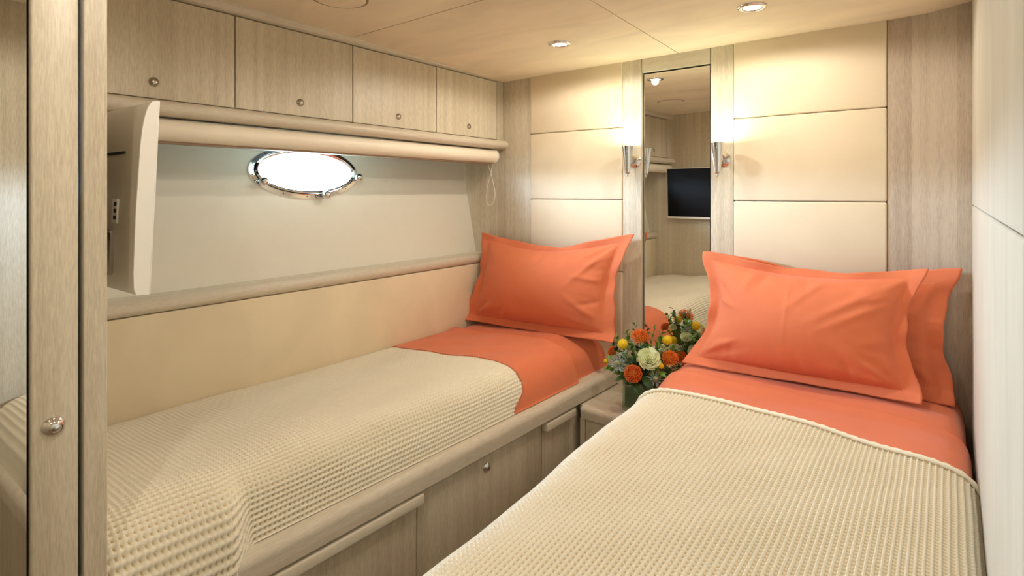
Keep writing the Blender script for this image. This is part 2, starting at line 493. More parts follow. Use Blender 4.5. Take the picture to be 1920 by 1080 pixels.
for a in (math.radians(208), math.radians(284), math.radians(-14)):
    g = 0.012
    c = Vector(hp((GA + g) * math.cos(a), (GB + g) * math.sin(a), 0.004)); e = Vector(hp((GA + g) * math.cos(a), (GB + g) * math.sin(a), 0.017))
    dg = thing('dog_bolt', None, None, c - win.location); dg.parent = win
    MB().tube([c, e], 0.009, 12).obj('bolt_stem', M['chrome'], dg, smooth=True)
    MB().sphere(e, 0.0185, 20, 12).obj('bolt_knob', M['chrome'], dg, smooth=True)

# cornice above the lockers, rounded rail below them, ledge along the hull
def yprof(name, pts, y0, y1, mat, parent=None, kind='structure', label=None, cat=None):
    pr = [P(x, 0, z) for x, z in pts]
    mb = MB().extrude(pr, (0, y0 * D, 0), (0, y1 * D, 0))
    o = mb.obj(name, mat, parent, angle=35, origin=None if parent else P(pts[0][0], (y0 + y1) / 2, pts[0][1]))
    if kind and parent is None: o['kind'] = kind
    return o
def arc(cx, cz, rx, rz, a0, a1, n=8):
    return [(cx + rx * math.cos(math.radians(a0 + (a1 - a0) * k / n)), cz + rz * math.sin(math.radians(a0 + (a1 - a0) * k / n))) for k in range(n + 1)]
v = []
cp = [(-0.7765, 0.2475), (-0.772, 0.2495), (-0.7705, 0.254), (-0.7705, 0.275), (-0.80, 0.275), (-0.80, 0.2475)]
yprof('trim_1', cp, YF, 0.999, M['wood_y'])
yprof('trim_2', [(-0.80, 0.1155), (-0.80, 0.096)] + arc(-0.776, 0.106, 0.013, 0.0097, -90, 90, 12), YF, 0.999, M['wood_y'])
LF = -0.831
yprof('trim_3', [(-0.91, -0.140), (-0.91, -0.163), (LF - 0.006, -0.163)] + arc(LF - 0.008, -0.1525, 0.010, 0.0105, -90, 90, 10) + [(LF - 0.02, -0.140)], YF, 0.999, M['wood_y'])

# padded side panel between ledge and berth
bo = MB().box(-0.87, -0.8345, YF + 0.001, 0.9985, -0.42, -0.1635, bev=0.006, seg=3).obj('padded_side_panel', M['suede_side'], None, angle=50, origin=P(-0.85, 0.58, -0.42))
tag(bo, 'long sand suede padded panel along the hull side above the berth', 'panel')

# ------------------------------------------------------------------ overhead lockers
seams = [0.1905, 0.3905, 0.5885, 0.7865, 0.977]
kn = [0.2885, 0.491, 0.6887, 0.882]
def knob(parent, c, n, s=1.0, mat='chrome'):
    return MB().lathe([(0, 0.0075 * s), (0.006 * s, 0.0074 * s), (0.0075 * s, 0.006 * s), (0.008 * s, 0.0045 * s), (0.0135 * s, 0.003 * s), (0.0145 * s, 0)], zto(n, c), seg=24).obj('push_knob', M[mat], parent, smooth=True)
wh = ['nearest the foot partition with the television', 'second from the foot partition, above the porthole', 'third from the foot partition, past the porthole', 'nearest the headboard wall, above the blind cord']
for i in range(4):
    a, b = seams[i], seams[i + 1]
    t = thing('overhead_locker', 'pale wood overhead locker door ' + wh[i], 'cabinet', P(-0.84, (a + b) / 2, 0.1165), 'overhead lockers along the hull')
    MB().box(-0.90, -0.787, a + 0.0002, b - 0.0002, 0.1165, 0.247).obj('body', M['dark'], t)
    dr = MB().box(-0.7865, -0.778, a + 0.0009, b - 0.0009, 0.1172, 0.2455, bev=0.0015).obj('door', M['wood_z'], t)
    knob(dr, P(-0.778, kn[i], 0.1375), (1, 0, 0), 1.0, 'nickel')
for a, b, n in ((YF + 0.0005, 0.1902, 'trim_4'), (0.9775, 0.9985, 'trim_5')):
    struct(MB().box(-0.90, -0.778, a, b, 0.1165, 0.247).obj(n, M['wood_z'], origin=P(-0.84, a, 0.1165)))

# ------------------------------------------------------------------ roller blind
bl = thing('roller_blind', 'rolled-up white roller blind over the oval porthole', 'blind', P(-0.79, 0.57, 0.0636))
BY0, BY1 = YF + 0.002, 0.972
pr = [(-0.806, 0.0945), (-0.806, 0.070), (-0.80, 0.0655)] + arc(-0.788, 0.0795, 0.0165, 0.0145, -80, 88, 14)
yprof('cassette', pr, BY0, BY1, M['blindfab'], bl)
yprof('end_cap', [(x + (0.0015 if x > -0.795 else -0.0005), z + (0.0008 if z > 0.08 else -0.0008)) for x, z in pr], BY1, BY1 + 0.003, M['white'], bl)
yprof('bottom_bar', [(-0.803, 0.0625), (-0.803, 0.0658), (-0.786, 0.0658), (-0.786, 0.0625)], BY0, BY1, M['bar'], bl)
c0 = at_y(918, 308, 0.972)
pts = []
for (px, py) in ((916, 308), (917, 316), (921, 324), (918, 335), (914, 350), (912, 368), (913, 380), (917, 385), (923, 383), (927, 376), (928, 360), (925, 343), (921, 326), (922, 316), (924, 308)):
    pts.append(P(*at_y(px, py, 0.976)))
pp, _ = catmull(pts, 60)
MB().tube(pp.tolist(), 0.0016, 6).obj('pull_cord', M['white'], bl, smooth=True)

# ------------------------------------------------------------------ television on the foot partition
tv = thing('television', 'flat white television on a wall bracket at the foot of the berth', 'television', P(-0.62, YF, -0.02))
TX0, TX1 = -0.772, -0.540
ZT0, ZT1 = -0.0885, 0.0795
def tvp(x, y, z):    # slight forward tilt
    return P(x, y + 0.045 * (z - 0.0), z)
YS = 0.2005
def tvbox(name, x0, x1, y0, y1, z0, z1, mat, parent, bev=0.002):
    bm = bmesh.new()
    vs = [bm.verts.new(tvp(x, y, z)) for x in (x0, x1) for y in (y0, y1) for z in (z0, z1)]
    for f in ((0,1,3,2),(4,6,7,5),(0,4,5,1),(2,3,7,6),(0,2,6,4),(1,5,7,3)): bm.faces.new([vs[i] for i in f])
    if bev: bmesh.ops.bevel(bm, geom=list(bm.edges), offset=bev, segments=2, profile=0.5, affect='EDGES')
    bm.verts.index_update()
    o = mobj(name, [tuple(q.co) for q in bm.verts], [[q.index for q in f.verts] for f in bm.faces], mat, parent, angle=40); bm.free(); return o
TB = YS - 0.0125
pr = [(YS, ZT0), (YS, ZT1), (YS - 0.0018, ZT1)]
for k in range(1, 11):                      # back curves in towards the top edge
    q = k / 10
    pr.append((YS - 0.0018 - (YS - 0.0018 - TB) * math.sin(q * math.pi / 2) ** 0.8, ZT1 - 0.055 * q ** 1.9))
pr += [(TB - 0.0006, -0.02), (TB, ZT0 + 0.02), (TB + 0.001, ZT0 + 0.006), (TB + 0.003, ZT0 + 0.001)]
n = len(pr)
def shell(name, x0, x1, mat, parent, grow=0.0):
    v = [tvp(x, y, z) for x in (x0, x1) for y, z in pr]
    f = [(i, (i + 1) % n, n + (i + 1) % n, n + i) for i in range(n)] + [tuple(range(n)), tuple(range(2 * n - 1, n - 1, -1))]
    return mobj(name, v, f, mat, parent, angle=30)
sh = shell('back_shell', TX0 + 0.002, TX1 - 0.002, M['tvback'], tv)
shell('side_panel', TX0, TX0 + 0.002, M['white'], tv); shell('side_panel', TX1 - 0.002, TX1, M['white'], tv)
tvbox('front_frame', TX0, TX1, YS, YS + 0.0012, ZT0, ZT1, M['white'], tv, 0.001)
tvbox('screen', TX0 + 0.002, TX1 - 0.002, YS + 0.0012, YS + 0.0018, ZT0 + 0.0065, ZT1 - 0.002, M['screen'], tv, 0)
def backy(): return TB - 0.0004
tvbox('vent_slot', -0.66, -0.572, backy() - 0.0008, backy() + 0.003, 0.034, 0.0362, M['dark'], sh, 0)
tvbox('port_panel', -0.592, -0.579, backy() - 0.0016, backy() + 0.003, -0.028, -0.006, M['white'], sh, 0.001)
for z in (-0.0245, -0.0185, -0.0125):
    tvbox('socket', -0.5855, -0.5805, backy() - 0.0022, backy(), z, z + 0.0035, M['dark'], sh, 0)
tvbox('cable_recess', -0.68, -0.5865, backy() - 0.0008, backy() + 0.002, -0.075, -0.034, M['nickel'], sh, 0.012)
MB().box(-0.665, -0.62, YF, YF + 0.004, -0.04, 0.03, bev=0.002).obj('wall_plate', M['nickel'], tv)
MB().box(-0.653, -0.632, YF + 0.004, backy() + 0.004, -0.015, 0.006, bev=0.003).obj('bracket_arm', M['nickel'], tv)

# ------------------------------------------------------------------ wardrobe with mirrored door
wa = thing('wardrobe', 'floor-to-ceiling pale wood wardrobe with a mirrored door beside the berth foot', 'wardrobe', P(-0.7, -0.08, FLOOR))
MB().box(-1.0, XW - 0.011, -0.329, yg - 0.001, FLOOR, 0.30).obj('body', M['dark'], wa)
ye = 0.1112
dd = thing('door', None, None, Vector(P(XW, -0.1, FLOOR)) - wa.location); dd.parent = wa
MB().box(XW - 0.010, XW, ye + 0.0010, yg - 0.0014, FLOOR + 0.01, 0.285, bev=0.004, seg=3).obj('door_stile', M['wood_z'], dd, angle=50)
MB().box(XW - 0.010, XW, -0.32, -0.285, FLOOR + 0.01, 0.285, bev=0.004, seg=3).obj('door_stile', M['wood_z'], dd, angle=50)
MB().box(XW - 0.006, XW - 0.0035, -0.284, ye - 0.0008, FLOOR + 0.012, 0.284).obj('mirror_pane', M['mirror'], dd)
kc = at_depth(100, 799, XW / ray(100, 799)[0])
MB().lathe([(0, 0.0105), (0.006, 0.0103), (0.0075, 0.0092), (0.008, 0.0078), (0.0125, 0.0065), (0.0165, 0.003), (0.0175, 0)], zto((1, 0, 0), P(*kc)), seg=32).obj('push_knob', M['chrome'], dd, smooth=True)

# ------------------------------------------------------------------ mirror on the headboard wall
MD = 1.8
mi = thing('wall_mirror', 'tall narrow mirror between the two wall sconces', 'mirror', P((X1204 + X1331) / 2, 1.004, -0.37))
mx = (X1204 + X1331) / 2; hw = (X1331 - X1204) / 2 - 0.0012; ta = math.tan(math.radians(MD))
c = [P(mx + s * hw, 1.0045 - s * hw * ta + k, z) for s in (-1, 1) for k in (0, 0.0025) for z in (-0.3735, 0.2245)]
MB().hexa(c).obj('mirror_pane', M['mirror'], mi)
c = [P(mx + s * hw, 1.007 - s * hw * ta + k, z) for s in (-1, 1) for k in (0, 0.002) for z in (-0.3735, 0.2245)]
MB().hexa(c).obj('backing', M['dark'], mi)

# ------------------------------------------------------------------ downlights and the ceiling vent
def on_ceiling(px, py):
    d = 0.8
    for _ in range(30):
        q = at_depth(px, py, d); d = ceilz(q[0], q[1]) / ray(px, py)[2]
    return at_depth(px, py, d)
def downlight(q, label):
    z = ceilz(q[0], q[1]); c = Vector(P(q[0], q[1], z))
    t = thing('downlight', label, 'ceiling light', c, 'recessed ceiling downlights')
    MB().lathe([(0.030, 0.004), (0.028, -0.004), (0.034, -0.0075), (0.043, -0.005), (0.0465, -0.001), (0.0465, 0.002)], Matrix.Translation(c), 36).obj('trim_ring', M['chrome'], t, smooth=True)
    MB().lathe([(0.0, -0.0055), (0.014, -0.0052), (0.024, -0.004), (0.029, -0.001)], Matrix.Translation(c), 28).obj('lens', M['lens'], t, smooth=True)
    li = bpy.data.lights.new('downlight_lamp', 'SPOT'); li.shadow_soft_size = 0.017; li.energy = DOWN_W; li.color = WARM; li.spot_size = math.radians(172); li.spot_blend = 0.25
    lo = bpy.data.objects.new('downlight_lamp', li); lo.location = (0, 0, -0.014); lo.parent = t; COL.objects.link(lo)
    return t
dA = on_ceiling(1050, 82); dB = on_ceiling(1410, 13)
downlight(dA, 'recessed downlight above the head of the berth under the hull')
downlight(dB, 'recessed downlight above the head of the berth by the right wall')
downlight((-0.30, 0.21), 'added unseen fill downlight above the aisle near the wardrobe')  # invented fill lamp above the frame, no such fitting seen
downlight((-0.17, -0.10), 'added unseen fill downlight above the foot of the berth by the right wall')  # second added fill lamp, behind the camera and out of view
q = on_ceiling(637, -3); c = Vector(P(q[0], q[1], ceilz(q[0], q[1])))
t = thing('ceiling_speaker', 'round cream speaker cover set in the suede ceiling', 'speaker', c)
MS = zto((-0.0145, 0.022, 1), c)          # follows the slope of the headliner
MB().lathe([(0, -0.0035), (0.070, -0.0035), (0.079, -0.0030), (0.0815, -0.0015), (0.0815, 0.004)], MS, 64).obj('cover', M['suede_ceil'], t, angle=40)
MB().lathe([(0.0815, -0.0010), (0.0890, -0.0010), (0.0895, 0.002)], MS, 64).obj('rim', M['bar'], t, angle=30)  # flat tan ring painted in for the shadow line round the cover

# ------------------------------------------------------------------ sconces
def sconce(plate_px, cone_px, label):
    pl = at_y(plate_px[0], plate_px[1], 0.999)
    t = thing('wall_sconce', label, 'wall lamp', P(*pl), 'conical chrome sconces beside the mirror')
    pc = Vector(P(*pl))
    MB().lathe([(0, 0.010), (0.018, 0.010), (0.021, 0.008), (0.0225, 0.005), (0.030, 0.004), (0.0315, 0)], zto((0, -1, 0), pc), 32).obj('backplate', M['chrome'], t, smooth=True)
    cc = Vector((pc.x, pc.y - 0.075, pc.z))
    MB().tube([pc + Vector((0, -0.006, 0)), cc], 0.0115, 14).obj('arm', M['chrome'], t, smooth=True)
    h = 0.115; zb = pc.z - 0.052
    M0 = Matrix.Translation((cc.x, cc.y, zb))
    MB().lathe([(0.0, 0.0), (0.0105, 0.0), (0.026, h), (0.0245, h), (0.0095, 0.004), (0, 0.004)], M0, 32).obj('cone_shade', M['chrome'], t, angle=35)
    MB().lathe([(0, -0.020), (0.004, -0.0185), (0.005, -0.014), (0.003, -0.010), (0.0085, -0.006), (0.0095, 0.0)], M0, 20).obj('finial', M['nickel'], t, smooth=True)
    MB().sphere((cc.x, cc.y, zb + h - 0.018), 0.012, 14, 8).obj('bulb', M['bulb'], t, smooth=True)
    li = bpy.data.lights.new('sconce_lamp', 'AREA'); li.shape = 'DISK'; li.size = 0.044; li.energy = SCONCE_W; li.color = (0.93, 1.0, 0.70)
    lo = bpy.data.objects.new('sconce_lamp', li); lo.rotation_euler = (math.pi, 0, 0); lo.location = Vector((cc.x, cc.y, zb + h + 0.001)) - t.location; lo.parent = t; COL.objects.link(lo)
sconce((1190, 302), (1174, 278), 'conical chrome wall sconce on the stile beside the hull-side berth')
sconce((1356, 299), (1341, 272), 'conical chrome wall sconce on the stile above the two stacked pillows')

# ------------------------------------------------------------------ berths (frames with drawers)
def rail_y(name, fx, z0, z1, y0, y1, depth, mat, parent, r=0.012):
    """rounded rail following fx(y)"""
    prof = [(-depth, z0), (-0.003, z0), (0, z0 + 0.003)] + [(-r + r * math.cos(math.radians(a)), z1 - r + r * math.sin(math.radians(a))) for a in range(0, 91, 15)] + [(-depth, z1)]
    ys = np.linspace(y0, y1, 12); v = []; m = len(prof)
    for y in ys:
        for dx, z in prof: v.append(P(fx(y) + dx, y, z))
    f = []
    for i in range(len(ys) - 1):
        for j in range(m):
            j2 = (j + 1) % m
            f.append((i * m + j, (i + 1) * m + j, (i + 1) * m + j2, i * m + j2))
    f += [tuple(range(m)), tuple((len(ys) - 1) * m + j for j in range(m - 1, -1, -1))]
    return mobj(name, v, f, mat, parent, angle=35)

RZ0, RZ1 = -0.374, -0.3435
bL = thing('berth', 'built-in pale wood berth under the porthole with drawers below', 'bed', P(-0.68, 0.55, FLOOR), 'twin berths')
rail_y('side_rail', rimx, RZ0, RZ1, YF + 0.001, 0.9985, 0.06, M['wood_y'], bL)
def fpanel(name, y0, y1, z0, z1, parent, mat, dx=-0.012, th=0.008, bev=0.002):
    c = [P(rimx(y) + dx + k, y, z) for (y, k) in ((y0, -th), (y1, -th), (y0, 0), (y1, 0)) for z in (z0, z1)]
    bm = bmesh.new(); vs = [bm.verts.new(q) for q in c]
    for f in ((0,1,3,2),(4,6,7,5),(0,4,5,1),(2,3,7,6),(0,2,6,4),(1,5,7,3)): bm.faces.new([vs[i] for i in f])
    if bev: bmesh.ops.bevel(bm, geom=list(bm.edges), offset=bev, segments=2, profile=0.5, affect='EDGES')
    bm.verts.index_update()
    o = mobj(name, [tuple(q.co) for q in bm.verts], [[q.index for q in f.verts] for f in bm.faces], mat, parent, angle=50); bm.free(); return o
MB().box(-0.833, -0.5325, YF + 0.001, 0.9985, -0.40, -0.365).obj('mattress_board', M['wood_y'], bL)
fpanel('carcass', YF + 0.002, 0.998, FLOOR + 0.001, RZ0 - 0.0005, bL, M['dark'], dx=-0.0212, th=0.02, bev=0)
fpanel('plinth', YF + 0.002, 0.995, FLOOR + 0.001, FLOOR + 0.035, bL, M['wood_y'], dx=-0.016, th=0.005)
g = 0.0008
dz1 = RZ0 - 0.0018
d = fpanel('drawer', YF + 0.003, 0.490 - g, FLOOR + 0.037, dz1, bL, M['wood_z'])
fpanel('pull_rail', YF + 0.004, 0.492, RZ0 - 0.0155, RZ0 - 0.002, d, M['pale'], dx=0.0, th=0.0125, bev=0.005)
d = fpanel('cupboard_door', 0.490 + g, 0.758 - g, FLOOR + 0.037, dz1, bL, M['wood_z'])
knob(d, P(rimx(0.622) - 0.012, 0.622, -0.397), (1, -0.033, 0), 1.25, 'chrome')
d = fpanel('drawer', 0.758 + g, 0.838, FLOOR + 0.037, dz1, bL, M['wood_z'])
fpanel('pull_rail', 0.757, 0.8445, RZ0 - 0.0155, RZ0 - 0.002, d, M['pale'], dx=0.0, th=0.0125, bev=0.005)
fpanel('end_stile', 0.839, 0.9, FLOOR + 0.001, dz1, bL, M['wood_z'])

# right berth: rail with rounded foot corner
bR = thing('berth', 'built-in pale wood berth against the right wall with a rounded foot corner', 'bed', P(-0.15, 0.55, FLOOR), 'twin berths')
RX, RY0 = -0.354, 0.168
def skewR(y): return 0.013 - 0.053 * (y - 0.33)
path = [(RX + skewR(0.9985), 0.9985)] + [(RX + skewR(y), y) for y in np.linspace(0.9, 0.28, 8)]
rc = 0.085
path += [(RX + skewR(0.253) + rc - rc * math.cos(math.radians(a)), RY0 + rc - rc * math.sin(math.radians(a))) for a in range(0, 91, 9)]
path += [(-0.2, RY0), (-0.1, RY0), (wallx(RY0) - 0.001, RY0)]
def sweep(name, path, prof, mat, parent):
    v = []; m = len(prof); n = len(path)
    for i, (x, y) in enumerate(path):
        a = Vector(path[max(i - 1, 0)]); b = Vector(path[min(i + 1, n - 1)]); t = (b - a).normalized()
        nx, ny = t.y, -t.x     # outward
        for o, z in prof: v.append(P(x - nx * o * -1, y - ny * o * -1, z))
    f = []
    for i in range(n - 1):
        for j in range(m):
            j2 = (j + 1) % m
            f.append((i * m + j, (i + 1) * m + j, (i + 1) * m + j2, i * m + j2))
    f += [tuple(range(m)), tuple((n - 1) * m + j for j in range(m - 1, -1, -1))]
    return mobj(name, v, f, mat, parent, angle=35)
r = 0.014
prof = [(-0.05, RZ0), (-0.004, RZ0), (0, RZ0 + 0.004)] + [(-r + r * math.cos(math.radians(a)), RZ1 - r + r * math.sin(math.radians(a))) for a in range(0, 91, 15)] + [(-0.05, RZ1)]
sweep('side_rail', path, prof, M['wood_y'], bR)
sweep('front_panel', path, [(-0.02, FLOOR + 0.001), (-0.012, FLOOR + 0.001), (-0.012, RZ0 - 0.0005), (-0.02, RZ0 - 0.0005)], M['wood_z'], bR)
MB().box(-0.31, 0.02, 0.21, 0.9985, -0.40, -0.365).obj('mattress_board', M['wood_y'], bR)

# nightstand between the berths
NX0, NX1, NY0 = -0.4925, RX + skewR(0.85) + 0.004, 0.851
ns = thing('nightstand', 'low built-in nightstand between the two berths', 'nightstand', P(-0.42, 0.92, FLOOR))
MB().box(NX0 - 0.006, NX1, NY0 + 0.01, 0.9985, -0.3835, -0.3745).obj('top', M['wood_x'], ns)
xx = [(NY0 + 0.012, -0.3955), (NY0 + 0.002, -0.3955)] + [(NY0 + 0.010 + 0.010 * math.cos(math.radians(a)), -0.383 + 0.0095 * math.sin(math.radians(a))) for a in range(180, 89, -15)] + [(NY0 + 0.024, -0.3735), (NY0 + 0.024, -0.3955)]
MB().extrude([P(0, y, z) for y, z in xx], ((NX0 + 0.001) * D, 0, 0), (NX1 * D, 0, 0)).obj('front_rail', M['wood_x'], ns, angle=35)
MB().box(NX0 + 0.008, NX1, NY0 + 0.006, NY0 + 0.012, FLOOR + 0.03, -0.397, bev=0.002).obj('front_panel', M['wood_z'], ns)
MB().box(NX0 - 0.003, NX0 + 0.007, NY0 + 0.005, NY0 + 0.012, FLOOR + 0.001, -0.396, bev=0.001).obj('corner_stile', M['wood_z'], ns)
MB().box(NX0 - 0.002, NX1, NY0 + 0.012, 0.9985, FLOOR + 0.001, -0.3845).obj('carcass', M['dark'], ns)

# ------------------------------------------------------------------ mattresses, sheets, blankets
def vnoise(x, y, seed=0):
    return (math.sin(x * 1.7 + seed) * math.cos(y * 2.3 + seed * 1.3) + 0.6 * math.sin(x * 3.9 + y * 2.1 + seed * 2.1) + 0.4 * math.cos(y * 6.1 - x * 4.3 + seed)) / 2

def drape(name, surf, nu, nv, mat, waffle=0.0, pitch=0.0125, thick=0.0, parent=None, origin=None, ridge=(1.0, 0.7), sharp=0.4):
    """surf(u,v)->(n,m,3) metres array for arrays u (across), v (along); optional waffle relief"""
    u = np.linspace(0, 1, nu); v = np.linspace(0, 1, nv)
    Pn = surf(u, v)
    du = np.gradient(Pn, axis=0); dv = np.gradient(Pn, axis=1)
    nrm = np.cross(du, dv); nrm /= np.linalg.norm(nrm, axis=2, keepdims=True) + 1e-12
    if nrm[..., 2].mean() < 0: nrm = -nrm
    if waffle:
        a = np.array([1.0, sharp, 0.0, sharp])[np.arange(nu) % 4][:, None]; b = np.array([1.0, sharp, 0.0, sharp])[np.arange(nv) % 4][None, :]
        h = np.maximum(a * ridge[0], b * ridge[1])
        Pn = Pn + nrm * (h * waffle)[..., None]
        relief_h = h
    elif thick:
        pass
    V = Pn.reshape(-1, 3); f = grid_faces(nu, nv)
    if thick:
        Q = (Pn - nrm * thick)
        o = nu * nv
        V = np.vstack([V, Q.reshape(-1, 3)])
        ring = [i * nv for i in range(nu)] + [(nu - 1) * nv + j for j in range(1, nv)] + [i * nv + nv - 1 for i in range(nu - 2, -1, -1)] + [j for j in range(nv - 2, 0, -1)]
        f += [(q[3] + o, q[2] + o, q[1] + o, q[0] + o) for q in f]
        f += [(a, b, b + o, a + o) for a, b in zip(ring, ring[1:] + ring[:1])]
    me_o = mobj_fast(name, V, f, mat, parent, origin)
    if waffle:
        at_ = me_o.data.attributes.new('relief_h', 'FLOAT', 'POINT'); at_.data.foreach_set('value', relief_h.astype(np.float32).ravel())
    return me_o, Pn, nrm

def mobj_fast(name, V, faces, mat, parent=None, origin=None):
    me = bpy.data.meshes.new(name)
    base = np.array(wloc(parent) if parent is not None else (origin or (0, 0, 0)))
    V = V - base
    fa = np.array(faces, dtype=np.int32)
    me.vertices.add(len(V)); me.vertices.foreach_set('co', V.astype(np.float32).ravel())
    me.loops.add(fa.size); me.loops.foreach_set('vertex_index', fa.ravel())
    me.polygons.add(len(fa)); me.polygons.foreach_set('loop_start', np.arange(0, fa.size, 4, dtype=np.int32))
    me.update(calc_edges=True); me.validate(); me.shade_smooth()
    me.materials.append(mat)
    o = bpy.data.objects.new(name, me)
    if parent is not None: o.parent = parent
    else: o.location = base
    COL.objects.link(o); return o

LP = [(-0.8335, -0.315), (-0.829, -0.303), (-0.80, -0.298), (-0.73, -0.293), (-0.65, -0.287), (-0.59, -0.2845), (-0.560, -0.287), (-0.541, -0.295), (-0.530, -0.310), (-0.524, -0.328), (-0.5205, -0.3435)]
def left_surf(off, ya, yb, drop=True, n_amp=0.0025, seed=1.0, bulge=True):
    """ya/yb: functions of u giving start / end along the berth"""
    def s(u, v):
        pr, L = catmull(LP, 400)
        uu = np.linspace(0, 1, 400)
        out = np.zeros((len(u), len(v), 3))
        tx = np.gradient(pr[:, 0]); tz = np.gradient(pr[:, 1]); ln = np.hypot(tx, tz); nx, nz = tz / ln, -tx / ln
        if nz.mean() < 0: nx, nz = -nx, -nz
        for i, a in enumerate(u):
            x = np.interp(a, uu, pr[:, 0]); z = np.interp(a, uu, pr[:, 1])
            ax = np.interp(a, uu, nx); az = np.interp(a, uu, nz)
            for j, b in enumerate(v):
                y = ya(a) + (yb(a) - ya(a)) * b
                n = n_amp * vnoise(x * 14, y * 10, seed) * smooth01(min(a, 1 - a) / 0.15)
                px = x + ax * (off + n); pz = z + az * (off + n)
                front = smooth01((a - 0.72) / 0.2)
                px += front * (rimx(y) + 0.501)
                if bulge:
                    # untucked corner hanging over the rail near the foot, softly billowed above the rail elsewhere
                    k = smooth01((0.285 - y) / 0.03)
                    px += k * front * 0.020 ; pz -= k * front * 0.03 * smooth01((a - 0.85) / 0.15)
                    px += 0.004 * front * math.sin(y * 21 + 1.0) * smooth01((0.95 - a) / 0.1)
                    pz += 0.004 * math.exp(-((y - 0.36) / 0.10) ** 2) * (1 - front)
                    pz += 0.006 * smooth01((0.30 - y) / 0.1) * (1 - front)
                pz += 0.009 * smooth01((y - 0.85) / 0.07) * smooth01(a / 0.06) * smooth01((0.85 - a) / 0.15)
                out[i, j] = P(px, y, pz)
        return out
    return s
# profile arc length in metres
_, LL = catmull(LP, 400); LLm = LL * D
mL = thing('mattress', 'orange-sheeted mattress on the berth under the porthole', 'mattress', P(-0.68, 0.58, -0.365), 'twin mattresses')
drape('fitted_sheet', left_surf(-0.0055, lambda a: YF + 0.004, lambda a: 0.9965, n_amp=0.001, bulge=False), 60, 60, M['orange'], thick=0.03, parent=mL)
ns_u = int(LLm / 0.0125) * 4 + 1
yl = 1.36
def endL(a): return 0.735 - 0.012 * smooth01((a - 0.8) / 0.2) - 0.028 * smooth01((a - 0.88) / 0.12)
ns_v = int((0.72 - YF) * D / 0.0125) * 4 + 1
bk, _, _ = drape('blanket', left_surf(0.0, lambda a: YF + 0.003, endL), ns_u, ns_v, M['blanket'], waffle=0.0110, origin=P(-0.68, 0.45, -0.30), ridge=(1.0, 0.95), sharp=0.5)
tag(bk, 'cream waffle blanket on the berth under the porthole', 'blanket', 'cream waffle blankets')
def endL2(a): return 0.7185 - 0.006 * math.sin(a * 6) - 0.03 * smooth01((a - 0.9) / 0.1)
ts, _, _ = drape('top_sheet', left_surf(0.0060, endL2, lambda a: 0.873 + 0.012 * smooth01((0.5 - a) / 0.5), seed=1.0), 70, 40, M['orange'], thick=0.006, origin=P(-0.68, 0.79, -0.30))
tag(ts, 'orange top sheet folded over the blanket of the berth under the porthole', 'sheet', 'orange folded top sheets')

RP = [(-0.3455, -0.346), (-0.3445, -0.335), (-0.341, -0.321), (-0.333, -0.309), (-0.317, -0.2995), (-0.29, -0.2945), (-0.22, -0.292), (-0.12, -0.290), (-0.02, -0.291), (0.020, -0.2955), (0.034, -0.306), (0.0385, -0.320)]
def right_surf(off, ya, yb, n_amp=0.0022, seed=5.0):
    def s(u, v):
        pr, L = catmull(RP, 400); uu = np.linspace(0, 1, 400)
        tx = np.gradient(pr[:, 0]); tz = np.gradient(pr[:, 1]); ln = np.hypot(tx, tz); nx, nz = tz / ln, -tx / ln
        if nz.mean() < 0: nx, nz = -nx, -nz
        out = np.zeros((len(u), len(v), 3))
        for i, a in enumerate(u):
            x = np.interp(a, uu, pr[:, 0]); z = np.interp(a, uu, pr[:, 1]); ax = np.interp(a, uu, nx); az = np.interp(a, uu, nz)
            wr_ = smooth01((a - 0.6) / 0.4)
            for j, b in enumerate(v):
                y = ya(a) + (yb(a) - ya(a)) * b
                n = n_amp * vnoise(x * 12 + 2, y * 9, seed) * smooth01(min(a, 1 - a) / 0.12)
                px = x + ax * (off + n) + wr_ * (wallx(y) - wallx(0.9)) + smooth01((0.7 - a) / 0.6) * skewR(y)
                pz = z + az * (off + n)
                pz += 0.011 * smooth01((y - 0.84) / 0.06) * smooth01(a / 0.15) * smooth01((1 - a) / 0.08)
                k = max(0.0, min(1.0, (0.230 - y) / 0.05))
                if k > 0:
                    pz = max(min(pz, pz), -0.346) - (pz + 0.346) * (1 - math.sqrt(max(0, 1 - k * k))) if pz > -0.346 else pz
                    # round the plan corner at the foot
                    px += max(0, 0.05 * (1 - math.sqrt(max(0, 1 - k * k)))) * smooth01((0.45 - a) / 0.3)
                out[i, j] = P(px, y, pz)
        return out
    return s
_, LR = catmull(RP, 400); LRm = LR * D
mR = thing('mattress', 'orange-sheeted mattress on the berth by the right wall', 'mattress', P(-0.15, 0.58, -0.365), 'twin mattresses')
drape('fitted_sheet', right_surf(-0.0055, lambda a: 0.185, lambda a: 0.9965, n_amp=0.001), 60, 60, M['orange'], thick=0.03, parent=mR)
def endR(a): return 0.790 - 0.050 * smooth01((a - 0.15) / 0.9)
def begR(a): return 0.180
nr_u = int(LRm / 0.0125) * 4 + 1; nr_v = int((0.765 - 0.180) * D / 0.0125) * 4 + 1
tR = thing('blanket', 'cream waffle blanket on the berth by the right wall', 'blanket', P(-0.15, 0.45, -0.30), 'cream waffle blankets')
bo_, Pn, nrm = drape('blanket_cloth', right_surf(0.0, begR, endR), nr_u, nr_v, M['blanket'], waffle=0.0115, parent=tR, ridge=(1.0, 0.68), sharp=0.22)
edge = [Pn[i - i % 4, -1] * 0.5 + Pn[min(nr_u - 1, i - i % 4 + 4), -1] * 0.5 + nrm[i, -1] * 0.003 for i in range(0, nr_u, 4)]
MB().tube([tuple(e) for e in edge], [0.0060 + 0.0011 * math.cos(k * math.pi) for k in range(len(edge))], 8).obj('stitched_hem', M['hem'], tR, smooth=True)
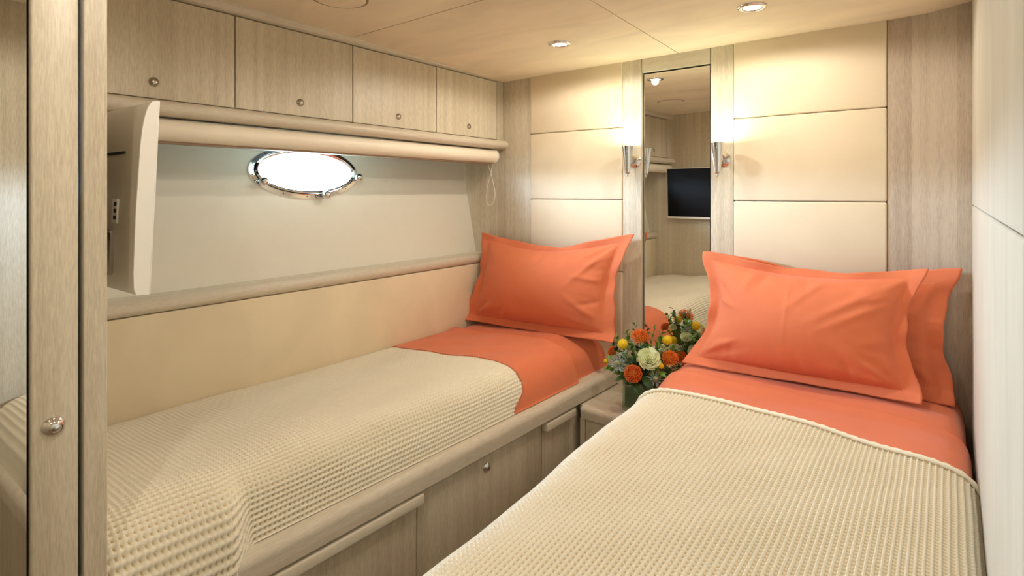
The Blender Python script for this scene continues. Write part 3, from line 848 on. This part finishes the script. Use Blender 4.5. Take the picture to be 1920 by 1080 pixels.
tsR, _, _ = drape('top_sheet', right_surf(-0.0015, lambda a: endR(a) - 0.02, lambda a: 0.888 - 0.028 * a, seed=8.0), 70, 40, M['orange'], thick=0.006, origin=P(-0.15, 0.82, -0.30))
tag(tsR, 'orange top sheet above the stitched blanket hem on the berth by the right wall', 'sheet', 'orange folded top sheets')

# ------------------------------------------------------------------ pillows with flanged covers
def pillow(label, TL, TR, BR, BL, tf, tb, bows, fl=(0.065, 0.11), seed=1, creases=(), fwave=1.0, group='orange flanged pillows', lean=None):
    rnd = random.Random(seed)
    C = [np.array(P(*q)) for q in (TL, TR, BR, BL)]
    root = thing('pillow', label, 'pillow', (C[2] + C[3]) / 2, group)
    nu, nv = 97, 73
    u = np.linspace(0, 1, nu)[:, None]; v = np.linspace(0, 1, nv)[None, :]   # v=0 bottom
    w4 = [(1 - u) * v, u * v, u * (1 - v), (1 - u) * (1 - v)]
    base = sum(w[..., None] * c for w, c in zip(w4, C))
    ex = (C[1] + C[2] - C[0] - C[3]) / 2; ez = (C[0] + C[1] - C[2] - C[3]) / 2
    Wd, Ht = np.linalg.norm(ex), np.linalg.norm(ez); ex = ex / Wd; ez = ez / Ht
    n = np.cross(ex, ez); n /= np.linalg.norm(n)
    if n[1] > 0: n = -n
    bt, br, bb, bl_ = bows      # inward bow of top, right, bottom, left edges (metres)
    su = np.sin(np.pi * u); sv = np.sin(np.pi * v)
    base = base - (ez * bt)[None, None] * (su ** 1.3 * v ** 1.5)[..., None] + (ez * bb)[None, None] * (su ** 1.3 * (1 - v) ** 1.5)[..., None]
    base = base - (ex * br)[None, None] * (sv ** 1.3 * u ** 1.5)[..., None] + (ex * bl_)[None, None] * (sv ** 1.3 * (1 - u) ** 1.5)[..., None]
    fu, fv = fl
    iu = np.clip((u - fu) / (1 - 2 * fu), 0, 1); iv = np.clip((v - fv) / (1 - 2 * fv), 0, 1)
    a = np.clip(4 * iu * (1 - iu), 0, 1); b = np.clip(4 * iv * (1 - iv), 0, 1)
    puff = (a ** 0.62) * (b ** 0.62)
    inside = ((u > fu - 1e-6) & (u < 1 - fu + 1e-6) & (v > fv - 1e-6) & (v < 1 - fv + 1e-6))
    # creases
    cr = np.zeros((nu, nv))
    allc = list(creases)
    for k in range(26):
        side = rnd.choice('lrtb'); t = rnd.uniform(0.1, 0.9); ln = rnd.uniform(0.10, 0.24); off = rnd.uniform(-0.12, 0.12)
        if side == 'l': p0, p1 = (fu, t), (fu + ln, t + off)
        elif side == 'r': p0, p1 = (1 - fu, t), (1 - fu - ln, t + off)
        elif side == 't': p0, p1 = (t, 1 - fv), (t + off, 1 - fv - ln)
        else: p0, p1 = (t, fv), (t + off, fv + ln)
        allc.append((p0, p1, rnd.uniform(0.012, 0.022), rnd.uniform(-0.0045, 0.0045)))
    for cx_, cy_ in ((fu, fv), (1 - fu, fv), (fu, 1 - fv), (1 - fu, 1 - fv)):
        for k in range(5):
            an = math.atan2((0.5 - cy_), (0.5 - cx_)) + rnd.uniform(-0.75, 0.75); ln = rnd.uniform(0.16, 0.34)
            allc.append(((cx_, cy_), (cx_ + ln * math.cos(an), cy_ + ln * math.sin(an)), rnd.uniform(0.012, 0.02), rnd.choice((-1, 1)) * rnd.uniform(0.003, 0.0065)))
    asp = Ht / Wd
    for p0, p1, wd, am in allc:
        dx, dy = (p1[0] - p0[0]), (p1[1] - p0[1]) * asp
        L2 = dx * dx + dy * dy
        t = ((u - p0[0]) * dx + (v - p0[1]) * asp * dy) / L2
        ds = np.abs((u - p0[0]) * dy - (v - p0[1]) * asp * dx) / math.sqrt(L2)
        fade = np.clip((t + 0.08) / 0.16, 0, 1) * np.clip((1.05 - t) / 0.8, 0, 1)
        cr += 1.5 * am * np.exp(-(ds / wd) ** 2) * fade
    eu = 1 - np.clip(np.minimum(u, 1 - u) / fu, 0, 1); ev = 1 - np.clip(np.minimum(v, 1 - v) / fv, 0, 1)
    ph = [rnd.uniform(0, 6.28) for _ in range(8)]
    def wav(t, k): return 0.55 * np.sin(t * 7 + ph[k]) + 0.45 * np.sin(t * 15 + ph[k + 1]) + 0.25 * np.sin(t * 27 + ph[k + 2])
    wu = np.where(u < 0.5, wav(v, 0), wav(v, 1)); wv = np.where(v < 0.5, 0.45 * wav(u, 2), wav(u, 3))
    fwv = 0.013 * fwave * (wv * ev + wu * eu)
    base = base + (ez * 0.006)[None, None] * (ev * np.where(v < 0.5, 0.3 * wav(u, 4), wav(u, 5)))[..., None] + (ex * 0.007)[None, None] * (eu * np.where(u < 0.5, wav(v, 3), wav(v, 5)))[..., None]
    lay = 0.018 * np.where(v < 0.5, ev, 0) * np.ones_like(u)      # bottom flange turns forward onto the sheet
    fwv = fwv + lay
    front = base + n * (tf * puff + cr * inside * np.minimum(1, puff * 2.2) + fwv + 0.0015)[..., None]
    back = base - n * (tb * puff - fwv + 0.0015)[..., None]
    F0 = grid_faces(nu, nv)
    def region(q):
        i, j = q[0] // nv, q[0] % nv
        uu, vv = (i + 0.5) / (nu - 1), (j + 0.5) / (nv - 1)
        return fu < uu < 1 - fu and fv < vv < 1 - fv
    V = np.vstack([front.reshape(-1, 3), back.reshape(-1, 3)]); o = nu * nv
    body = [q for q in F0 if region(q)]; fla = [q for q in F0 if not region(q)]
    ring = [i * nv for i in range(nu)] + [(nu - 1) * nv + j for j in range(1, nv)] + [i * nv + nv - 1 for i in range(nu - 2, -1, -1)] + [j for j in range(nv - 2, 0, -1)]
    def emitp(name, fs, edge):
        fs = fs + [(q[3] + o, q[2] + o, q[1] + o, q[0] + o) for q in fs]
        if edge: fs = fs + [(a_, b_, b_ + o, a_ + o) for a_, b_ in zip(ring, ring[1:] + ring[:1])]
        used = sorted({i for q in fs for i in q}); mp = {k: i for i, k in enumerate(used)}
        mobj(name, V[used], [tuple(mp[i] for i in q) for q in fs], M['orange'], root, smooth=True)
    emitp('cushion', body, False); emitp('flange', fla, True)
    return root

yt = 0.972
pillow('orange flanged pillow standing alone at the head of the berth under the porthole',
       at_y(905, 437, 0.977), at_y(1188, 439, 0.977), at_y(1152, 643, 0.942), at_y(871, 599, 0.945), 0.105, 0.04, (0.062, 0.045, 0.0, 0.03), fl=(0.06, 0.075), seed=3,
       creases=[((0.93, 0.9), (0.72, 0.45), 0.02, 0.007), ((0.92, 0.55), (0.74, 0.62), 0.014, 0.006), ((0.9, 0.2), (0.72, 0.42), 0.016, 0.007), ((0.92, 0.35), (0.78, 0.3), 0.014, -0.006), ((0.12, 0.12), (0.3, 0.3), 0.02, 0.005), ((0.3, 0.1), (0.38, 0.3), 0.014, 0.005)])
pillow('orange flanged pillow at the back of the two by the right wall',
       (-0.300, 0.983, -0.105), at_y(1800, 506, 0.985), at_y(1791, 762, 0.958), (-0.300, 0.965, -0.283), 0.04, 0.02, (0.04, 0.035, 0.01, 0.03), fl=(0.07, 0.10), seed=11)
pillow('orange flanged pillow at the front of the two by the right wall',
       at_y(1316, 470, 0.950), at_y(1738, 507, 0.945), at_y(1731, 757, 0.915), at_y(1282, 679, 0.925), 0.115, 0.035, (0.035, 0.05, 0.0, 0.07), fl=(0.058, 0.075), seed=21,
       creases=[((0.95, 0.93), (0.55, 0.5), 0.022, 0.006), ((0.95, 0.75), (0.6, 0.45), 0.02, 0.005), ((0.62, 0.9), (0.45, 0.6), 0.02, 0.005), ((0.3, 0.92), (0.22, 0.7), 0.02, 0.006), ((0.36, 0.92), (0.3, 0.74), 0.016, -0.005), ((0.08, 0.15), (0.25, 0.3), 0.016, 0.006), ((0.08, 0.6), (0.2, 0.55), 0.014, 0.006), ((0.08, 0.75), (0.16, 0.6), 0.014, -0.006), ((0.9, 0.12), (0.68, 0.4), 0.022, 0.006), ((0.47, 0.95), (0.47, 0.05), 0.006, 0.0015)])

# ------------------------------------------------------------------ vase and flowers
VC = (-0.400, 0.905)
vz = -0.3735; vh = 0.052; vr = 0.0265
va = thing('vase', 'square clear glass vase lined with dark leaves on the nightstand', 'vase', P(VC[0], VC[1], vz))
bm_ = MB()
x0, x1, y0_, y1_ = VC[0] - vr, VC[0] + vr, VC[1] - vr, VC[1] + vr
w = 0.0022
bm_.box(x0, x1, y0_, y1_, vz + 0.0002, vz + 0.005, bev=0.002)
for a in ((x0, x0 + w, y0_, y1_), (x1 - w, x1, y0_, y1_), (x0 + w, x1 - w, y0_, y0_ + w), (x0 + w, x1 - w, y1_ - w, y1_)):
    bm_.box(*a, vz + 0.005, vz + vh, bev=0.0015)
bm_.obj('glass_body', M['vglass'], va, angle=40)
MB().box(x0 + w + 0.001, x1 - w - 0.001, y0_ + w + 0.001, y1_ - w - 0.001, vz + 0.0055, vz + vh - 0.004, bev=0.006).obj('leaf_lining', M['leaf'], va)

VT = Vector(P(VC[0], VC[1], vz + vh - 0.008))    # stems meet here
CAMP = Vector((0, 0, EYE))
def stem(parent, c, mat='leaf2', r=0.0022):
    c = Vector(c); mid = (c + VT) / 2 + Vector((0, 0, 0.006))
    MB().tube([VT + (c - VT) * 0.05, mid, c], r, 6).obj('stem', M[mat], parent, smooth=True)
def axis_for(c):
    n = (Vector(c) - VT); n.normalize()
    return n

def pincushion(c, r, mat, label, n=None):
    t = thing('pincushion_flower', label, 'flower', c, 'orange pincushion flowers')
    n = Vector(n or axis_for(c)); Mx = zto(n, c)
    core = MB()
    core.lathe([(0, r * 0.55), (r * 0.28, r * 0.48), (r * 0.5, r * 0.22), (r * 0.5, -r * 0.1), (r * 0.2, -r * 0.4), (0, -r * 0.45)], Mx, 14)
    core.obj('core', M['pcore'], t, smooth=True)
    mb = MB(); tips = MB(); rnd = random.Random(int(r * 1e5) + int(c[0] * 1000))
    K = 130; ga = math.pi * (3 - math.sqrt(5))
    for k in range(K):
        h = 1 - 1.25 * (k + 0.5) / K
        ph = k * ga; s = math.sqrt(max(0, 1 - h * h))
        dv = Vector((s * math.cos(ph), s * math.sin(ph), h))
        p0 = dv * r * 0.42; p1 = dv * r * 0.75 + Vector((0, 0, r * 0.14)); 
        p2 = (dv * r * 1.0) * rnd.uniform(0.92, 1.04) + Vector((-dv.x, -dv.y, 0)) * r * 0.06 + Vector((0, 0, r * 0.2 * (1 - abs(h))))
        mb.tube([Mx @ p0, Mx @ p1, Mx @ p2], r * 0.028, 4)
        tips.sphere(Mx @ p2, r * 0.055, 5, 3)
    mb.obj('styles', M[mat], t, smooth=True); tips.obj('style_tips', M['pinc' if mat == 'pinc2' else 'pinc2'] if mat == 'pinc2' else M['pinc'], t, smooth=True)
    stem(t, Mx @ Vector((0, 0, -r * 0.4)))
    return t

def rose(c, r, label, n=None):
    t = thing('rose', label, 'flower', c, 'pale green roses')
    n = Vector(n or axis_for(c)); Mx = zto(n, c, 0.4)
    rnd = random.Random(int(r * 1e6))
    layers = [(2, 0.07, 0.60, 0.02), (3, 0.17, 0.62, 0.05), (4, 0.29, 0.60, 0.10), (4, 0.42, 0.54, 0.16), (5, 0.56, 0.45, 0.24), (6, 0.70, 0.33, 0.32), (7, 0.84, 0.18, 0.42)]
    for li, (cnt, R, H, curl) in enumerate(layers):
        for k in range(cnt):
            a0 = 2 * math.pi * (k + 0.37 * li) / cnt + rnd.uniform(-0.12, 0.12); span = 2 * math.pi / cnt * 1.35
            nu_, nv_ = 11, 8; v = []; R2 = R * rnd.uniform(0.93, 1.07)
            for i in range(nu_):
                for j in range(nv_):
                    s = i / (nu_ - 1) * 2 - 1; q = j / (nv_ - 1)
                    rad = (max(0.02, R2 - 0.26) + min(0.26, R2) * q ** 1.3) * (1 + 0.09 * s) + curl * max(0, q - 0.7) ** 1.2 * 1.2
                    hh = H - 0.75 * (1 - q) - 0.16 * s * s * q - curl * 0.45 * max(0, q - 0.75) + 0.03 * math.sin(s * 8 + k * 2 + li) * q
                    an = a0 + s * span / 2 * (0.45 + 0.55 * math.sin(min(1, q * 1.25) * math.pi / 2))
                    v.append(tuple(Mx @ (Vector((rad * math.cos(an), rad * math.sin(an), hh)) * r)))
            mobj('petal', v, grid_faces(nu_, nv_), M['rose'], t, smooth=True)
    MB().lathe([(0, 0.45 * r), (0.06 * r, 0.42 * r), (0.12 * r, 0.25 * r), (0.2 * r, 0.0), (0.2 * r, -0.3 * r)], Mx, 14).obj('bud', M['rose'], t, smooth=True)
    stem(t, Mx @ Vector((0, 0, -r * 0.4)))
    return t

def button(c, r, label):
    t = thing('button_flower', label, 'flower', c, 'yellow button flowers')
    v = []; ga = math.pi * (3 - math.sqrt(5)); mb = MB()
    mb.sphere(c, r * 0.92, 14, 9)
    for k in range(90):
        h = 1 - 2 * (k + 0.5) / 90; s = math.sqrt(1 - h * h); ph = k * ga
        mb.sphere((c[0] + r * 0.92 * s * math.cos(ph), c[1] + r * 0.92 * s * math.sin(ph), c[2] + r * 0.92 * h), r * 0.15, 5, 3)
    mb.obj('flower_head', M['yellow'], t, smooth=True)
    stem(t, (c[0], c[1], c[2] - r * 0.8), r=0.0015)
    return t

def leafmesh(base, tip, wid, up, mat, parent, name='leaf', fold=0.25, droop=0.15):
    base = Vector(base); tip = Vector(tip); ax = tip - base; L = ax.length
    side = ax.cross(Vector(up)); side.normalize(); nn = side.cross(ax); nn.normalize()
    nu_, nv_ = 9, 5; v = []
    for i in range(nu_):
        q = i / (nu_ - 1); w_ = wid * (math.sin(math.pi * min(1, q ** 0.75)) ** 0.9 + 0.02)
        for j in range(nv_):
            s = j / (nv_ - 1) * 2 - 1
            v.append(tuple(base + ax * q + side * s * w_ + nn * (abs(s) * w_ * fold + math.sin(math.pi * q) * L * droop)))
    return mobj(name, v, grid_faces(nu_, nv_), mat, parent, smooth=True)

def thistle(c, r, label, n=None):
    t = thing('thistle', label, 'flower', c, 'grey-blue thistles')
    n = Vector(n or axis_for(c)); Mx = zto(n, c)
    mb = MB(); mb.lathe([(0, r * 0.75), (r * 0.2, r * 0.65), (r * 0.34, r * 0.3), (r * 0.34, 0.0), (r * 0.2, -r * 0.15), (0, -r * 0.2)], Mx, 14)
    for k in range(60):
        h = 1 - (k + 0.5) / 60; ph = k * 2.39996; s = math.sqrt(1 - h * h)
        mb.sphere(Mx @ Vector((r * 0.34 * s * math.cos(ph), r * 0.34 * s * math.sin(ph), r * 0.72 * h)), r * 0.045, 4, 3)
    mb.obj('cone', M['thistle'], t, smooth=True)
    for k in range(13):
        a = 2 * math.pi * k / 13 + (k % 2) * 0.1; e = 0.15 + 0.35 * (k % 3) / 2
        d_ = Vector((math.cos(a), math.sin(a), e)).normalized()
        b0 = Mx @ (d_ * r * 0.2); b1 = Mx @ (d_ * r * (1.0 + 0.25 * (k % 2)))
        leafmesh(b0, b1, r * 0.085, n, M['blue'], t, 'bract', 0.4, 0.05)
    stem(t, Mx @ Vector((0, 0, -r * 0.15)), 'leaf3', 0.0017)
    return t

def sprig(c, label, mat, n_leaf=9, ll=0.03, wid=0.007, spread=1.0, name='leafy_sprig', group='green leafy sprigs'):
    t = thing(name, label, 'foliage', c, group)
    c = Vector(c); rnd = random.Random(int(abs(c.x) * 9999))
    stem(t, c, 'leaf2', 0.0016)
    ax = (c - VT).normalized()
    for k in range(n_leaf):
        q = 0.45 + 0.55 * k / (n_leaf - 1) if n_leaf > 1 else 1
        b = VT + (c - VT) * q; a = k * 2.4
        s = Vector((math.cos(a), math.sin(a), 0)); s = (s - ax * s.dot(ax)).normalized()
        dr_ = (ax * 0.7 + s * spread).normalized()
        leafmesh(b, b + dr_ * ll * (1.15 - 0.35 * q), wid, ax if abs(ax.dot(dr_)) < 0.98 else (1, 0, 0), M[mat], t)
    return t
def at(px, py, d): return Vector(P(*at_depth(px, py, d)))
TC = lambda p: (CAMP - Vector(p)).normalized()
def mixn(p, k=0.6): 
    a = axis_for(p); b = TC(p); return (a * (1 - k) + b * k).normalized()

p = at(1216, 673, 0.935); rose(p, 0.047, 'large pale green rose at the centre of the bouquet', mixn(p, 0.65))
p = at(1183, 650, 0.985); rose(p, 0.024, 'small pale rosebud behind the yellow ball flower on the berth side')
p = at(1243, 655, 0.99); rose(p, 0.026, 'small pale rosebud behind the orange flower nearest the mirror')
p = at(1187, 701, 0.925); pincushion(p, 0.037, 'pinc2', 'red-orange pincushion flower low over the vase rim', mixn(p, 0.8))
p = at(1200, 634, 0.965); pincushion(p, 0.037, 'pinc', 'orange pincushion flower at the top of the bouquet', mixn(p, 0.35))
p = at(1255, 674, 0.945); pincushion(p, 0.036, 'pinc', 'orange pincushion flower beside the large rose towards the pillows', mixn(p, 0.55))
p = at(1150, 660, 0.985); pincushion(p, 0.025, 'pinc2', 'small orange pincushion flower leaning to the hull-side berth')
p = at(1168, 645, 0.965); button(p, 0.0195, 'yellow ball flower beside the top orange pincushion')
p = at(1251, 638, 0.97); button(p, 0.0195, 'yellow ball flower rising above the side orange pincushion')
p = at(1136, 677, 0.97); button(p, 0.009, 'tiny yellow bud at the berth-side edge of the bouquet')
p = at(1239, 686, 0.93); button(p, 0.011, 'small yellow ball flower tucked under the large rose')
p = at(1160, 683, 0.945); thistle(p, 0.036, 'large grey-blue thistle on the berth side of the bouquet', mixn(p, 0.5))
p = at(1228, 711, 0.925); thistle(p, 0.032, 'grey thistle hanging over the vase rim below the rose', mixn(p, 0.6))
p = at(1240, 643, 0.985); thistle(p, 0.024, 'small thistle behind the yellow ball flower')
# flowers on the mirror side of the bouquet
p = Vector(P(-0.412, 0.945, -0.313)); rose(p, 0.034, 'pale green rose on the mirror side of the bouquet', (-0.25, 1, 0.5))
p = Vector(P(-0.368, 0.945, -0.305)); rose(p, 0.032, 'second pale rose on the mirror side, towards the pillows', (0.3, 1, 0.5))
p = Vector(P(-0.390, 0.950, -0.322)); pincushion(p, 0.034, 'pinc', 'orange pincushion flower on the mirror side of the bouquet', (0, 1, 0.4))
p = Vector(P(-0.415, 0.935, -0.293)); button(p, 0.017, 'yellow ball flower on the mirror side of the bouquet')
p = Vector(P(-0.405, 0.955, -0.332)); thistle(p, 0.026, 'thistle on the mirror side of the bouquet', (-0.3, 1, 0.1))
# foliage
sprig(at(1227, 614, 0.97), 'upright bright green sprig at the top of the bouquet', 'leaf2', 16, 0.022, 0.004, 0.55)
sprig(at(1157, 632, 0.985), 'green sprig behind the berth-side yellow flower', 'leaf2', 12, 0.028, 0.007)
sprig(at(1190, 610, 0.99), 'green sprig behind the top orange pincushion', 'leaf', 10, 0.03, 0.008)
sprig(at(1262, 650, 0.985), 'light green sprig beside the mirror-side yellow flower', 'leaf2', 12, 0.028, 0.006)
sprig(at(1146, 672, 0.965), 'green sprig pointing at the berth rail', 'leaf2', 10, 0.03, 0.008)
sprig(at(1272, 684, 0.955), 'feathery green sprig pointing at the stacked pillows', 'leaf3', 12, 0.032, 0.006)
sprig(at(1205, 655, 0.96), 'dense green sprig between rose and top pincushion', 'leaf', 12, 0.035, 0.009)
sprig(at(1236, 650, 0.965), 'green sprig under the mirror-side yellow flower', 'leaf2', 10, 0.03, 0.007)
sprig(at(1175, 672, 0.95), 'green sprig between thistle and rose', 'leaf2', 10, 0.03, 0.008)
sprig(at(1250, 700, 0.94), 'dark green sprig under the side orange pincushion', 'leaf', 10, 0.035, 0.01)
sprig(at(1205, 690, 0.94), 'dark green sprig below the large rose', 'leaf', 10, 0.035, 0.010)
sprig(Vector(P(-0.38, 0.945, -0.285)), 'green sprig on the mirror side of the bouquet', 'leaf2', 12, 0.03, 0.007)
sprig(Vector(P(-0.43, 0.935, -0.305)), 'dark leafy sprig on the mirror side of the bouquet', 'leaf', 12, 0.035, 0.009)
def bigleaf(b, tip, wid, label, up=(0, 0, 1)):
    o = leafmesh(b, tip, wid, up, M['leaf'], None, 'broad_leaf', 0.2, 0.1)
    # keep the origin at the leaf base
    o.data.transform(Matrix.Translation(-Vector(b))); o.location = b
    tag(o, label, 'leaf', 'broad dark leaves over the vase rim')
bigleaf(at(1186, 708, 0.945), at(1152, 715, 0.93), 0.017, 'broad dark leaf pointing at the berth rail over the vase rim', (0, -0.6, 1))
bigleaf(at(1190, 712, 0.93), at(1198, 742, 0.915), 0.013, 'broad dark leaf drooping down the front of the vase', (0, -1, 0.2))
bigleaf(at(1205, 706, 0.93), at(1226, 728, 0.915), 0.016, 'broad dark leaf under the large rose over the vase rim', (0, -1, 0.4))
fill = [(1142, 690, 0.955, 'leaf2'), (1152, 648, 0.975, 'leaf'), (1176, 626, 0.98, 'leaf2'), (1213, 622, 0.975, 'leaf'), (1240, 628, 0.985, 'leaf2'), (1262, 664, 0.97, 'leaf'), (1268, 700, 0.945, 'leaf3'), (1170, 664, 0.94, 'leaf3'), (1190, 672, 0.94, 'leaf'), (1238, 702, 0.925, 'leaf2'), (1172, 694, 0.935, 'leaf3'), (1214, 650, 0.955, 'leaf2'), (1180, 715, 0.925, 'leaf'), (1246, 715, 0.93, 'leaf3')]
spot = ['low beside the berth rail', 'behind the small orange pincushion', 'behind the berth-side yellow ball', 'right behind the top pincushion', 'behind the second yellow ball', 'behind the side pincushion', 'lowest towards the stacked pillows', 'above the large thistle', 'between thistle and large rose', 'under the small yellow ball', 'under the large thistle', 'between top pincushion and large rose', 'at the vase corner by the berth rail', 'beside the hanging thistle']
for (px, py, d_, mt), sp in zip(fill, spot):
    sprig(at(px, py, d_), {'leaf': 'dark green', 'leaf2': 'bright green', 'leaf3': 'grey-green'}[mt] + ' leafy sprig ' + sp, mt, 14, 0.036, 0.0085, 0.9)
